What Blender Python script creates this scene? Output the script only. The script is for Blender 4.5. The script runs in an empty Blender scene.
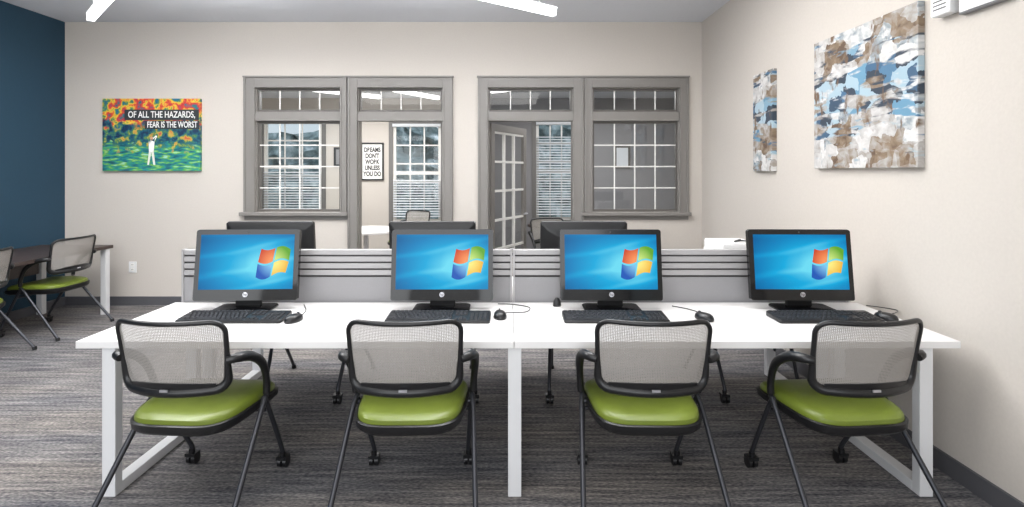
import bpy, bmesh, math, random
from mathutils import Vector, Matrix
random.seed(7)
scene = bpy.context.scene
coll = scene.collection
scene.view_settings.view_transform = 'Standard'
F = 525.0; X0 = 508.0; Y0 = 172.0; H = 1.557
def PX(px, d): return (px - X0) * d / F
def PZ(py, d): return H - (py - Y0) * d / F
def lin(v):
    v = v / 255.0
    return v / 12.92 if v <= 0.04045 else ((v + 0.055) / 1.055) ** 2.4
def C(r, g, b): return (lin(r), lin(g), lin(b), 1.0)

# ---------------------------------------------------------------- materials
def newmat(name):
    m = bpy.data.materials.new(name); m.use_nodes = True
    nt = m.node_tree; b = nt.nodes['Principled BSDF']
    return m, nt, b
def mat(name, col, rough=0.5, metal=0.0, emis=None, es=0.0, noise=0.0, nscale=40, spec=0.5):
    m, nt, b = newmat(name)
    b.inputs['Base Color'].default_value = col
    b.inputs['Roughness'].default_value = rough
    b.inputs['Metallic'].default_value = metal
    b.inputs['Specular IOR Level'].default_value = spec
    if emis:
        b.inputs['Emission Color'].default_value = emis
        b.inputs['Emission Strength'].default_value = es
    if noise > 0:
        tc = nt.nodes.new('ShaderNodeTexCoord'); n = nt.nodes.new('ShaderNodeTexNoise')
        n.inputs['Scale'].default_value = nscale
        nt.links.new(tc.outputs['Object'], n.inputs['Vector'])
        r = nt.nodes.new('ShaderNodeValToRGB')
        r.color_ramp.elements[0].position = 0.3; r.color_ramp.elements[1].position = 0.7
        r.color_ramp.elements[0].color = tuple(c * (1 - noise) for c in col[:3]) + (1,)
        r.color_ramp.elements[1].color = tuple(min(1, c * (1 + noise)) for c in col[:3]) + (1,)
        nt.links.new(n.outputs['Fac'], r.inputs['Fac'])
        nt.links.new(r.outputs['Color'], b.inputs['Base Color'])
        bp = nt.nodes.new('ShaderNodeBump'); bp.inputs['Strength'].default_value = 0.08
        bp.inputs['Distance'].default_value = 0.01
        nt.links.new(n.outputs['Fac'], bp.inputs['Height']); nt.links.new(bp.outputs['Normal'], b.inputs['Normal'])
    return m
def ramp(nt, stops, interp='LINEAR'):
    r = nt.nodes.new('ShaderNodeValToRGB'); cr = r.color_ramp; cr.interpolation = interp
    while len(cr.elements) < len(stops): cr.elements.new(0.5)
    for e, (p, c) in zip(cr.elements, stops): e.position = p; e.color = c
    return r

M_wall = mat('wall_paint', C(200, 193, 185), 0.85, noise=0.02, nscale=60)
M_blue = mat('teal_wall_paint', C(26, 60, 80), 0.7, noise=0.03, nscale=50)
M_ceil = mat('ceiling_paint', C(222, 225, 231), 0.9, noise=0.01)
M_grey_wall = mat('grey_wall_paint', C(136, 135, 137), 0.9)
M_base = mat('baseboard_paint', C(84, 84, 88), 0.5)
M_trim = mat('taupe_trim_paint', C(126, 122, 118), 0.45)
M_sash = mat('dark_sash', C(92, 88, 84), 0.4)
M_white_trim = mat('white_muntin', C(228, 226, 222), 0.4)
M_black = mat('black_plastic', C(22, 22, 24), 0.35)
M_gloss = mat('black_gloss', C(12, 12, 14), 0.12)
M_darkgrey = mat('dark_grey_plastic', C(60, 60, 63), 0.4)
M_key = mat('key_plastic', C(40, 40, 43), 0.5)
M_desk = mat('white_laminate', C(228, 226, 225), 0.35)
M_legw = mat('white_powder_coat', C(216, 216, 217), 0.4)
M_panel = mat('grey_panel', C(146, 145, 147), 0.6, noise=0.02, nscale=200)
M_panel_l = mat('silver_rail', C(166, 164, 165), 0.4, 0.1)
M_groove = mat('groove', C(62, 60, 60), 0.7)
M_green = mat('green_vinyl', C(106, 120, 42), 0.34, noise=0.05, nscale=12)
M_tube = mat('dark_chair_tube', C(66, 67, 72), 0.3, 0.6)
M_silver = mat('silver', C(200, 200, 205), 0.3, 0.8)
M_brown = mat('dark_wood', C(62, 50, 46), 0.4, noise=0.15, nscale=8)
M_white = mat('white_plastic', C(228, 228, 228), 0.4)
M_lamp = mat('lamp_diffuser', C(255, 255, 255), 0.5, emis=(1, 1, 1, 1), es=4.0)
M_text = mat('white_print', C(240, 240, 238), 0.6)
M_textk = mat('black_print', C(25, 25, 25), 0.6)
M_strip = mat('dark_print_strip', C(45, 50, 55), 0.6)
M_paper = mat('poster_paper', C(238, 236, 232), 0.6)
M_blind = mat('blind_slats', C(215, 218, 222), 0.5)

def glass_mat():
    m, nt, b = newmat('window_glass'); nt.nodes.remove(b)
    out = [n for n in nt.nodes if n.type == 'OUTPUT_MATERIAL'][0]
    t = nt.nodes.new('ShaderNodeBsdfTransparent'); t.inputs['Color'].default_value = (0.94, 0.96, 0.96, 1)
    g = nt.nodes.new('ShaderNodeBsdfGlossy'); g.inputs['Roughness'].default_value = 0.02
    lw = nt.nodes.new('ShaderNodeLayerWeight'); lw.inputs['Blend'].default_value = 0.5
    pw = nt.nodes.new('ShaderNodeMath'); pw.operation = 'POWER'; pw.inputs[1].default_value = 5
    ma = nt.nodes.new('ShaderNodeMath'); ma.operation = 'MULTIPLY_ADD'; ma.inputs[1].default_value = 0.8; ma.inputs[2].default_value = 0.07
    nt.links.new(lw.outputs['Facing'], pw.inputs[0]); nt.links.new(pw.outputs[0], ma.inputs[0])
    mx = nt.nodes.new('ShaderNodeMixShader')
    nt.links.new(ma.outputs[0], mx.inputs[0]); nt.links.new(t.outputs[0], mx.inputs[1])
    nt.links.new(g.outputs[0], mx.inputs[2]); nt.links.new(mx.outputs[0], out.inputs['Surface'])
    return m
M_glass = glass_mat()

def mesh_mat():
    m, nt, b = newmat('chair_mesh_fabric')
    b.inputs['Base Color'].default_value = C(156, 151, 146); b.inputs['Roughness'].default_value = 0.8
    tc = nt.nodes.new('ShaderNodeTexCoord')
    w1 = nt.nodes.new('ShaderNodeTexWave'); w1.wave_type = 'BANDS'; w1.bands_direction = 'Z'; w1.inputs['Scale'].default_value = 45
    w2 = nt.nodes.new('ShaderNodeTexWave'); w2.wave_type = 'BANDS'; w2.bands_direction = 'X'; w2.inputs['Scale'].default_value = 45
    nt.links.new(tc.outputs['Object'], w1.inputs['Vector']); nt.links.new(tc.outputs['Object'], w2.inputs['Vector'])
    mx = nt.nodes.new('ShaderNodeMath'); mx.operation = 'MAXIMUM'
    nt.links.new(w1.outputs['Fac'], mx.inputs[0]); nt.links.new(w2.outputs['Fac'], mx.inputs[1])
    mr = nt.nodes.new('ShaderNodeMapRange'); mr.inputs['From Min'].default_value = 0.2; mr.inputs['From Max'].default_value = 0.7
    mr.inputs['To Min'].default_value = 0.35; mr.inputs['To Max'].default_value = 0.92
    nt.links.new(mx.outputs[0], mr.inputs['Value']); nt.links.new(mr.outputs[0], b.inputs['Alpha'])
    return m
M_mesh = mesh_mat()

def carpet_mat():
    m, nt, b = newmat('striated_carpet'); b.inputs['Roughness'].default_value = 1.0
    b.inputs['Specular IOR Level'].default_value = 0.1
    tc = nt.nodes.new('ShaderNodeTexCoord')
    def nz(sx, sy, sc, det=3):
        mp = nt.nodes.new('ShaderNodeMapping'); mp.inputs['Scale'].default_value = (sx, sy, 1)
        n = nt.nodes.new('ShaderNodeTexNoise'); n.inputs['Scale'].default_value = sc; n.inputs['Detail'].default_value = det
        nt.links.new(tc.outputs['Object'], mp.inputs['Vector']); nt.links.new(mp.outputs[0], n.inputs['Vector'])
        return n
    a = nz(1.6, 26, 1.6, 5); c2 = nz(26, 70, 1.8, 3); d = nz(0.6, 3, 1.0, 2)
    ad = nt.nodes.new('ShaderNodeMath'); ad.operation = 'MULTIPLY_ADD'; ad.inputs[1].default_value = 0.5
    nt.links.new(a.outputs['Fac'], ad.inputs[0])
    m2 = nt.nodes.new('ShaderNodeMath'); m2.operation = 'MULTIPLY'; m2.inputs[1].default_value = 0.5
    nt.links.new(c2.outputs['Fac'], m2.inputs[0]); nt.links.new(m2.outputs[0], ad.inputs[2])
    r = ramp(nt, [(0.36, C(68, 68, 72)), (0.46, C(102, 100, 101)), (0.54, C(126, 123, 121)), (0.64, C(160, 155, 151))])
    nt.links.new(ad.outputs[0], r.inputs['Fac'])
    mix = nt.nodes.new('ShaderNodeMixRGB'); mix.blend_type = 'MULTIPLY'; mix.inputs[0].default_value = 0.6
    r2 = ramp(nt, [(0.35, C(208, 214, 226)), (0.65, C(255, 249, 242))])
    nt.links.new(d.outputs['Fac'], r2.inputs['Fac'])
    nt.links.new(r.outputs['Color'], mix.inputs[1]); nt.links.new(r2.outputs['Color'], mix.inputs[2])
    nt.links.new(mix.outputs[0], b.inputs['Base Color'])
    bp = nt.nodes.new('ShaderNodeBump'); bp.inputs['Strength'].default_value = 0.3; bp.inputs['Distance'].default_value = 0.01
    nt.links.new(ad.outputs[0], bp.inputs['Height']); nt.links.new(bp.outputs[0], b.inputs['Normal'])
    return m
M_carpet = carpet_mat()

LCX, LCZ = 0.155, 0.222   # emblem centre in display coordinates
def screen_mat():
    m, nt, b = newmat('lit_screen')
    b.inputs['Base Color'].default_value = (0.003, 0.003, 0.003, 1); b.inputs['Roughness'].default_value = 0.3
    b.inputs['Specular IOR Level'].default_value = 0.12
    tc = nt.nodes.new('ShaderNodeTexCoord')
    def sph(cx, cz, sx, sz):
        mp = nt.nodes.new('ShaderNodeMapping'); mp.inputs['Location'].default_value = (-cx * sx, 0, -cz * sz)
        mp.inputs['Scale'].default_value = (sx, 1, sz)
        g = nt.nodes.new('ShaderNodeTexGradient'); g.gradient_type = 'SPHERICAL'
        nt.links.new(tc.outputs['Object'], mp.inputs['Vector']); nt.links.new(mp.outputs[0], g.inputs['Vector']); return g
    g = sph(0.06, 0.20, 2.4, 3.8); g2 = sph(LCX, LCZ, 6.0, 6.5)
    mpw = nt.nodes.new('ShaderNodeMapping'); mpw.inputs['Rotation'].default_value = (0, math.radians(28), 0); mpw.inputs['Scale'].default_value = (1.0, 1, 2.6)
    wv = nt.nodes.new('ShaderNodeTexWave'); wv.wave_type = 'BANDS'; wv.bands_direction = 'Z'; wv.inputs['Scale'].default_value = 1.1
    wv.inputs['Distortion'].default_value = 5.0; wv.inputs['Detail'].default_value = 1.0; wv.inputs['Detail Scale'].default_value = 1.2
    nt.links.new(tc.outputs['Object'], mpw.inputs['Vector']); nt.links.new(mpw.outputs[0], wv.inputs['Vector'])
    pw = nt.nodes.new('ShaderNodeMath'); pw.operation = 'POWER'; pw.inputs[1].default_value = 5; nt.links.new(wv.outputs['Fac'], pw.inputs[0])
    s1 = nt.nodes.new('ShaderNodeMath'); s1.operation = 'MULTIPLY_ADD'; s1.inputs[1].default_value = 0.16
    nt.links.new(pw.outputs[0], s1.inputs[0]); nt.links.new(g.outputs['Fac'], s1.inputs[2])
    s2 = nt.nodes.new('ShaderNodeMath'); s2.operation = 'MULTIPLY_ADD'; s2.inputs[1].default_value = 0.35
    nt.links.new(g2.outputs['Fac'], s2.inputs[0]); nt.links.new(s1.outputs[0], s2.inputs[2])
    r = ramp(nt, [(0.0, C(4, 92, 152)), (0.3, C(4, 132, 192)), (0.62, C(14, 170, 222)), (1.0, C(110, 220, 244))])
    nt.links.new(s2.outputs[0], r.inputs['Fac']); nt.links.new(r.outputs['Color'], b.inputs['Emission Color'])
    b.inputs['Emission Strength'].default_value = 1.0
    return m
M_screen = screen_mat()
def lmat(name, edge, mid):
    m, nt, b = newmat(name); b.inputs['Base Color'].default_value = (0.01, 0.01, 0.01, 1); b.inputs['Roughness'].default_value = 0.3
    b.inputs['Specular IOR Level'].default_value = 0.12
    tc = nt.nodes.new('ShaderNodeTexCoord'); mp = nt.nodes.new('ShaderNodeMapping')
    mp.inputs['Location'].default_value = (-LCX * 10, 0, -LCZ * 10); mp.inputs['Scale'].default_value = (10, 1, 10)
    g = nt.nodes.new('ShaderNodeTexGradient'); g.gradient_type = 'SPHERICAL'
    nt.links.new(tc.outputs['Object'], mp.inputs['Vector']); nt.links.new(mp.outputs[0], g.inputs['Vector'])
    r = ramp(nt, [(0.0, edge), (0.75, mid)]); nt.links.new(g.outputs['Fac'], r.inputs['Fac'])
    nt.links.new(r.outputs['Color'], b.inputs['Emission Color']); b.inputs['Emission Strength'].default_value = 1.0
    return m
M_lr = lmat('logo_red', C(206, 56, 28), C(250, 150, 90)); M_lg = lmat('logo_green', C(96, 168, 40), C(206, 234, 130))
M_lb = lmat('logo_blue', C(26, 88, 184), C(130, 200, 240)); M_ly = lmat('logo_yellow', C(240, 170, 20), C(255, 236, 130))

def abstract_mat(seed):
    m, nt, b = newmat('abstract_canvas'); b.inputs['Roughness'].default_value = 0.6
    tc = nt.nodes.new('ShaderNodeTexCoord')
    def nz(sc, scale, loc, det=5, dist=0.6):
        mp = nt.nodes.new('ShaderNodeMapping'); mp.inputs['Scale'].default_value = sc; mp.inputs['Location'].default_value = loc
        n = nt.nodes.new('ShaderNodeTexNoise'); n.inputs['Scale'].default_value = scale
        n.inputs['Detail'].default_value = det; n.inputs['Distortion'].default_value = dist
        nt.links.new(tc.outputs['Object'], mp.inputs['Vector']); nt.links.new(mp.outputs[0], n.inputs['Vector'])
        return n
    nd = nz((1, 1, 1), 9, (seed, 3, 1), 4, 0)
    vadd = nt.nodes.new('ShaderNodeVectorMath'); vadd.operation = 'MULTIPLY_ADD'
    vadd.inputs[1].default_value = (0, 0.12, 0.12)
    nt.links.new(nd.outputs['Color'], vadd.inputs[0]); nt.links.new(tc.outputs['Object'], vadd.inputs[2])
    def cells(sc, loc):
        mp = nt.nodes.new('ShaderNodeMapping'); mp.inputs['Scale'].default_value = sc; mp.inputs['Location'].default_value = loc
        v = nt.nodes.new('ShaderNodeTexVoronoi'); v.distance = 'CHEBYCHEV'; v.inputs['Scale'].default_value = 1.0
        nt.links.new(vadd.outputs[0], mp.inputs['Vector']); nt.links.new(mp.outputs[0], v.inputs['Vector'])
        s = nt.nodes.new('ShaderNodeSeparateXYZ'); nt.links.new(v.outputs['Color'], s.inputs[0]); return s
    c1 = cells((0.01, 4.5, 4.5), (seed, 0, 0)); c2 = cells((0.01, 8, 10), (seed + 4, 0, 2))
    fine = nz((1, 5, 7), 3, (seed, 5, 5), 8, 0.4)
    s1 = nt.nodes.new('ShaderNodeMath'); s1.operation = 'MULTIPLY_ADD'; s1.inputs[1].default_value = 0.40
    nt.links.new(c1.outputs['X'], s1.inputs[0])
    s2 = nt.nodes.new('ShaderNodeMath'); s2.operation = 'MULTIPLY'; s2.inputs[1].default_value = 0.22
    nt.links.new(c2.outputs['X'], s2.inputs[0])
    s3 = nt.nodes.new('ShaderNodeMath'); s3.operation = 'MULTIPLY_ADD'; s3.inputs[1].default_value = 0.38
    nt.links.new(fine.outputs['Fac'], s3.inputs[0]); nt.links.new(s2.outputs[0], s3.inputs[2]); nt.links.new(s3.outputs[0], s1.inputs[2])
    r = ramp(nt, [(0.24, C(92, 72, 56)), (0.33, C(132, 114, 94)), (0.41, C(156, 150, 144)), (0.5, C(182, 180, 178)),
                  (0.62, C(212, 210, 208)), (0.71, C(142, 152, 158)), (0.8, C(120, 104, 88))])
    nt.links.new(s1.outputs[0], r.inputs['Fac'])
    sep = nt.nodes.new('ShaderNodeSeparateXYZ'); nt.links.new(tc.outputs['Generated'], sep.inputs[0])
    band = ramp(nt, [(0.05, (0.0, 0.0, 0.0, 1)), (0.45, (.55, .55, .55, 1)), (0.62, (1, 1, 1, 1)), (0.72, (.4, .4, .4, 1)), (1.0, (0.1, 0.1, 0.1, 1))])
    nt.links.new(sep.outputs['Z'], band.inputs['Fac'])
    bl = nz((1, 2.0, 9.0), 2.2, (seed + 3, 1, 0), 6, 0.3)
    su = nt.nodes.new('ShaderNodeMath'); su.operation = 'MULTIPLY_ADD'; su.inputs[1].default_value = 0.24
    nt.links.new(band.outputs['Color'], su.inputs[0]); nt.links.new(bl.outputs['Fac'], su.inputs[2])
    thr = nt.nodes.new('ShaderNodeMapRange'); thr.inputs['From Min'].default_value = 0.61; thr.inputs['From Max'].default_value = 0.68
    nt.links.new(su.outputs[0], thr.inputs['Value'])
    rb = ramp(nt, [(0.2, C(44, 56, 70)), (0.45, C(60, 98, 130)), (0.6, C(100, 144, 170)), (0.8, C(158, 180, 192))])
    nt.links.new(c2.outputs['Y'], rb.inputs['Fac'])
    mix = nt.nodes.new('ShaderNodeMixRGB'); nt.links.new(thr.outputs[0], mix.inputs[0])
    nt.links.new(r.outputs['Color'], mix.inputs[1]); nt.links.new(rb.outputs['Color'], mix.inputs[2])
    dr = nz((1, 6, 3), 2.4, (seed + 9, 4, 0), 6, 0.2)
    t2 = nt.nodes.new('ShaderNodeMapRange'); t2.inputs['From Min'].default_value = 0.61; t2.inputs['From Max'].default_value = 0.68
    nt.links.new(dr.outputs['Fac'], t2.inputs['Value'])
    mix2 = nt.nodes.new('ShaderNodeMixRGB'); nt.links.new(t2.outputs[0], mix2.inputs[0])
    nt.links.new(mix.outputs[0], mix2.inputs[1]); mix2.inputs[2].default_value = C(104, 82, 62)
    nt.links.new(mix2.outputs[0], b.inputs['Base Color'])
    return m

def golf_mat():
    m, nt, b = newmat('printed_landscape'); b.inputs['Roughness'].default_value = 0.5
    tc = nt.nodes.new('ShaderNodeTexCoord')
    sep = nt.nodes.new('ShaderNodeSeparateXYZ'); nt.links.new(tc.outputs['Generated'], sep.inputs[0])
    n = nt.nodes.new('ShaderNodeTexNoise'); n.inputs['Scale'].default_value = 11; n.inputs['Detail'].default_value = 6
    nt.links.new(tc.outputs['Object'], n.inputs['Vector'])
    fol = ramp(nt, [(0.36, C(24, 100, 130)), (0.42, C(90, 140, 70)), (0.47, C(226, 192, 60)), (0.52, C(214, 96, 50)),
                    (0.58, C(190, 36, 56)), (0.66, C(40, 110, 120))])
    nt.links.new(n.outputs['Fac'], fol.inputs['Fac'])
    mp = nt.nodes.new('ShaderNodeMapping'); mp.inputs['Scale'].default_value = (2, 1, 9)
    n2 = nt.nodes.new('ShaderNodeTexNoise'); n2.inputs['Scale'].default_value = 4; n2.inputs['Detail'].default_value = 5
    nt.links.new(tc.outputs['Object'], mp.inputs['Vector']); nt.links.new(mp.outputs[0], n2.inputs['Vector'])
    wat = ramp(nt, [(0.35, C(16, 84, 100)), (0.47, C(32, 130, 134)), (0.53, C(60, 150, 90)), (0.60, C(130, 180, 80)), (0.7, C(150, 204, 196))])
    nt.links.new(n2.outputs['Fac'], wat.inputs['Fac'])
    n3 = nt.nodes.new('ShaderNodeTexNoise'); n3.inputs['Scale'].default_value = 14; n3.inputs['Detail'].default_value = 4
    nt.links.new(tc.outputs['Object'], n3.inputs['Vector'])
    dark = ramp(nt, [(0.38, C(14, 46, 80)), (0.48, C(26, 92, 110)), (0.56, C(84, 132, 70)), (0.62, C(190, 160, 70)), (0.7, C(190, 90, 60))])
    nt.links.new(n3.outputs['Fac'], dark.inputs['Fac'])
    zz = nt.nodes.new('ShaderNodeMath'); zz.operation = 'MULTIPLY_ADD'; zz.inputs[1].default_value = 0.5
    nt.links.new(n3.outputs['Fac'], zz.inputs[0]); nt.links.new(sep.outputs['Z'], zz.inputs[2])
    k1 = ramp(nt, [(0.56, (0, 0, 0, 1)), (0.62, (1, 1, 1, 1))]); k2 = ramp(nt, [(0.86, (0, 0, 0, 1)), (0.94, (1, 1, 1, 1))])
    nt.links.new(zz.outputs[0], k1.inputs['Fac']); nt.links.new(zz.outputs[0], k2.inputs['Fac'])
    a = nt.nodes.new('ShaderNodeMixRGB'); c = nt.nodes.new('ShaderNodeMixRGB')
    nt.links.new(k1.outputs[0], a.inputs[0]); nt.links.new(wat.outputs[0], a.inputs[1]); nt.links.new(dark.outputs[0], a.inputs[2])
    nt.links.new(k2.outputs[0], c.inputs[0]); nt.links.new(a.outputs[0], c.inputs[1]); nt.links.new(fol.outputs[0], c.inputs[2])
    nt.links.new(c.outputs[0], b.inputs['Base Color'])
    return m

# ---------------------------------------------------------------- mesh builder
class MB:
    def __init__(s): s.bm = bmesh.new(); s.mats = []
    def mi(s, m):
        if m not in s.mats: s.mats.append(m)
        return s.mats.index(m)
    def face(s, vs, m):
        try:
            f = s.bm.faces.new(vs); f.material_index = s.mi(m); return f
        except ValueError: return None
    def poly(s, pts, m): return s.face([s.bm.verts.new(p) for p in pts], m)
    def box(s, x0, x1, y0, y1, z0, z1, m, M=None):
        P = [Vector((x, y, z)) for z in (z0, z1) for y in (y0, y1) for x in (x0, x1)]
        if M is not None: P = [M @ p for p in P]
        v = [s.bm.verts.new(p) for p in P]
        for q in ((0, 2, 3, 1), (4, 5, 7, 6), (0, 1, 5, 4), (2, 6, 7, 3), (0, 4, 6, 2), (1, 3, 7, 5)):
            s.face([v[i] for i in q], m)
    def tube(s, pts, r, m, n=10, closed=False, sx=1.0):
        pts = [Vector(p) for p in pts]; N = len(pts)
        rr = r if isinstance(r, (list, tuple)) else [r] * N
        rings = []; up = None
        for i, p in enumerate(pts):
            if closed: t = (pts[(i + 1) % N] - pts[i - 1]).normalized()
            else: t = (pts[min(i + 1, N - 1)] - pts[max(i - 1, 0)]).normalized()
            if up is None:
                up = Vector((0, 0, 1)) if abs(t.z) < 0.9 else Vector((0, 1, 0))
            a = (up - t * up.dot(t)).normalized(); bb = t.cross(a); up = a
            rings.append([s.bm.verts.new(p + (a * math.cos(k * 2 * math.pi / n) * sx + bb * math.sin(k * 2 * math.pi / n)) * rr[i]) for k in range(n)])
        L = N if closed else N - 1
        for i in range(L):
            A, B = rings[i], rings[(i + 1) % N]
            for k in range(n): s.face([A[k], A[(k + 1) % n], B[(k + 1) % n], B[k]], m)
        if not closed:
            s.face(rings[0][::-1], m); s.face(rings[-1], m)
    def cyl(s, p0, p1, r, m, n=20, r1=None):
        s.tube([p0, p1], [r, r if r1 is None else r1], m, n)
    def layers(s, outline, lay, m, mods=None):
        rings = []
        for sc, z in lay:
            R = []
            for (x, y) in outline:
                p = Vector((x * sc, y * sc, z))
                if mods: p = mods(p)
                R.append(s.bm.verts.new(p))
            rings.append(R)
        n = len(outline)
        for i in range(len(rings) - 1):
            for k in range(n): s.face([rings[i][k], rings[i][(k + 1) % n], rings[i + 1][(k + 1) % n], rings[i + 1][k]], m)
        s.face(rings[0][::-1], m); s.face(rings[-1], m)
    def obj(s, name, parent=None, world=False, bevel=0, smooth=False, label=None, stuff=False, kind=None, loc=None):
        bmesh.ops.recalc_face_normals(s.bm, faces=s.bm.faces)
        me = bpy.data.meshes.new(name); s.bm.to_mesh(me); s.bm.free()
        for m in s.mats: me.materials.append(m)
        o = bpy.data.objects.new(name, me); coll.objects.link(o)
        if world and parent is not None: me.transform(Matrix.Translation(-parent.location))
        if loc is not None: o.location = loc
        if parent is not None: o.parent = parent
        if smooth:
            me.shade_smooth(); me.set_sharp_from_angle(angle=math.radians(40))
        if bevel:
            bv = o.modifiers.new('bevel', 'BEVEL'); bv.width = bevel; bv.segments = 2; bv.limit_method = 'ANGLE'
        if label: o['label'] = label
        if stuff: o['kind'] = 'stuff'
        if kind: o['kind'] = kind
        return o
def thing(name, label, cat, loc, rz=0, group=None):
    e = bpy.data.objects.new(name, None); e.empty_display_size = 0.1; coll.objects.link(e)
    e.location = loc; e.rotation_euler = (0, 0, rz); e['label'] = label; e['category'] = cat
    if group: e['group'] = group
    return e
def copy_tree(src, parent=None):
    o = src.copy(); coll.objects.link(o)
    if parent is not None: o.parent = parent
    for ch in list(src.children): copy_tree(ch, o)
    return o
def put(src, loc, rz=0, label=None, group=None):
    o = copy_tree(src); o.location = loc; o.rotation_euler = (0, 0, rz)
    if label: o['label'] = label
    if group: o['group'] = group
    return o
def smooth_path(P, n=6):
    P = [Vector(p) for p in P]; out = []
    for i in range(len(P) - 1):
        p0 = P[max(i - 1, 0)]; p1 = P[i]; p2 = P[i + 1]; p3 = P[min(i + 2, len(P) - 1)]
        for k in range(n):
            t = k / n
            out.append(0.5 * ((2 * p1) + (p2 - p0) * t + (2 * p0 - 5 * p1 + 4 * p2 - p3) * t * t + (-p0 + 3 * p1 - 3 * p2 + p3) * t ** 3))
    out.append(P[-1]); return out
def rrect(w, h, r, n=6):
    out = []
    for cx, cy, a0 in ((w - r, h - r, 0), (-w + r, h - r, 90), (-w + r, -h + r, 180), (w - r, -h + r, 270)):
        for k in range(n + 1):
            a = math.radians(a0 + 90 * k / n); out.append((cx + r * math.cos(a), cy + r * math.sin(a)))
    return out
def squircle(w, h, e, n=40):
    out = []
    for k in range(n):
        a = 2 * math.pi * k / n; c, s_ = math.cos(a), math.sin(a)
        out.append((w * math.copysign(abs(c) ** (2 / e), c), h * math.copysign(abs(s_) ** (2 / e), s_)))
    return out
def text_obj(name, body, size, m, parent, loc, rot, align='CENTER', sx=1.0, bold=0.0):
    cu = bpy.data.curves.new('tmp', 'FONT'); cu.body = body; cu.size = size; cu.align_x = align; cu.align_y = 'CENTER'
    cu.extrude = 0.0008; cu.offset = bold
    t = bpy.data.objects.new('tmp', cu); coll.objects.link(t)
    dg = bpy.context.evaluated_depsgraph_get(); me = bpy.data.meshes.new_from_object(t.evaluated_get(dg))
    bpy.data.objects.remove(t); me.materials.clear(); me.materials.append(m); me.name = name
    o = bpy.data.objects.new(name, me); coll.objects.link(o); o.parent = parent; o.location = loc; o.rotation_euler = rot
    o.scale = (sx, 1, 1)
    return o
def holed(mb, x0, x1, z0, z1, y0, y1, holes, m):
    xs = sorted(set([x0, x1] + [h[0] for h in holes] + [h[1] for h in holes]))
    zs = sorted(set([z0, z1] + [h[2] for h in holes] + [h[3] for h in holes]))
    for i in range(len(xs) - 1):
        def ishole(jj):
            cx = (xs[i] + xs[i + 1]) / 2; cz = (zs[jj] + zs[jj + 1]) / 2
            return any(h[0] < cx < h[1] and h[2] < cz < h[3] for h in holes)
        j = 0
        while j < len(zs) - 1:
            if ishole(j): j += 1; continue
            k = j
            while k + 1 < len(zs) - 1 and not ishole(k + 1): k += 1
            mb.box(xs[i], xs[i + 1], y0, y1, zs[j], zs[k + 1], m); j = k + 1

# ---------------------------------------------------------------- room shell
DB = 6.15; XL = -5.19; XR = 2.27; HC = 3.313; YR = -2.6
DF = 9.2
def bx(px): return PX(px, DB)
def bz(py): return PZ(py, DB)
b = MB(); b.box(-5.4, 3.7, YR, DF + 0.15, -0.1, 0, M_carpet); b.obj('floor', kind='structure')
b = MB(); b.box(XL - 0.1, XR + 0.1, YR, DB + 0.12, HC, HC + 0.1, M_ceil); b.obj('ceiling', kind='structure')
b = MB(); b.box(XL - 0.1, XL, YR, DB, 0, HC, M_blue); b.obj('wall_left', kind='structure')
b = MB(); b.box(XR, XR + 0.1, YR, DB, 0, HC, M_wall); b.obj('wall_right', kind='structure')
ops = dict(w1=(bx(256), bx(341), bz(212), bz(88)), d1=(bx(358), bx(443), 0, bz(88)),
           d2=(bx(488), bx(573), 0, bz(88)), w2=(bx(592), bx(679), bz(212), bz(88)))
b = MB(); holed(b, XL - 0.1, XR + 0.1, 0, HC, DB, DB + 0.12, list(ops.values()), M_wall); b.obj('wall_back', kind='structure')
b = MB(); b.box(XL, bx(348), DB - 0.015, DB, 0, 0.1, M_base); b.box(bx(453), bx(478), DB - 0.015, DB, 0, 0.1, M_base)
b.box(bx(583), XR, DB - 0.015, DB, 0, 0.1, M_base); b.obj('baseboard_back', kind='structure')
b = MB(); b.box(XL, XL + 0.015, YR, DB - 0.015, 0, 0.1, M_base); b.obj('baseboard_left', kind='structure')
b = MB(); b.box(XR - 0.015, XR, YR, DB - 0.015, 0, 0.1, M_base); b.obj('baseboard_right', kind='structure')

def casing(name, ox0, ox1, op, sill):
    x0, x1, z0, z1 = op; b = MB(); yf = DB - 0.03
    top = bz(78)
    zb = 0 if not sill else z0
    b.box(ox0, x0, yf, DB, zb, top, M_trim)
    b.box(x1, ox1, yf, DB, zb, top, M_trim)
    b.box(x0, x1, yf, DB, z1, top, M_trim)
    b.box(ox0 - 0.01, ox1 + 0.01, yf - 0.015, DB, top, top + 0.02, M_trim)
    for a0, a1 in ((ox0, ox0 + 0.025), (ox1 - 0.025, ox1)):
        b.box(a0, a1, yf - 0.014, yf, zb, top, M_trim)
    for a0, a1 in ((x0 - 0.018, x0), (x1, x1 + 0.018)):
        b.box(a0, a1, yf - 0.010, yf, zb, z1, M_trim)
    b.box(x0, x1, yf - 0.010, yf, z1, z1 + 0.018, M_trim)
    b.box(x0, x0 + 0.012, DB, DB + 0.12, zb, z1, M_trim); b.box(x1 - 0.012, x1, DB, DB + 0.12, zb, z1, M_trim)
    b.box(x0, x1, yf + 0.01, DB + 0.1, bz(121), bz(112), M_trim)
    if sill:
        b.box(ox0 - 0.04, ox1 + 0.02, yf - 0.04, DB, z0 - 0.04, z0, M_trim)
        b.box(ox0, ox1, yf + 0.01, DB, z0 - 0.09, z0 - 0.04, M_trim)
    b.obj(name, kind='structure', bevel=0.003)
casing('trim_1', bx(245), bx(347.5), ops['w1'], True)
casing('trim_2', bx(348.5), bx(453), ops['d1'], False)
casing('trim_3', bx(478), bx(583), ops['d2'], False)
casing('trim_4', bx(584), bx(688), ops['w2'], True)

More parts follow.
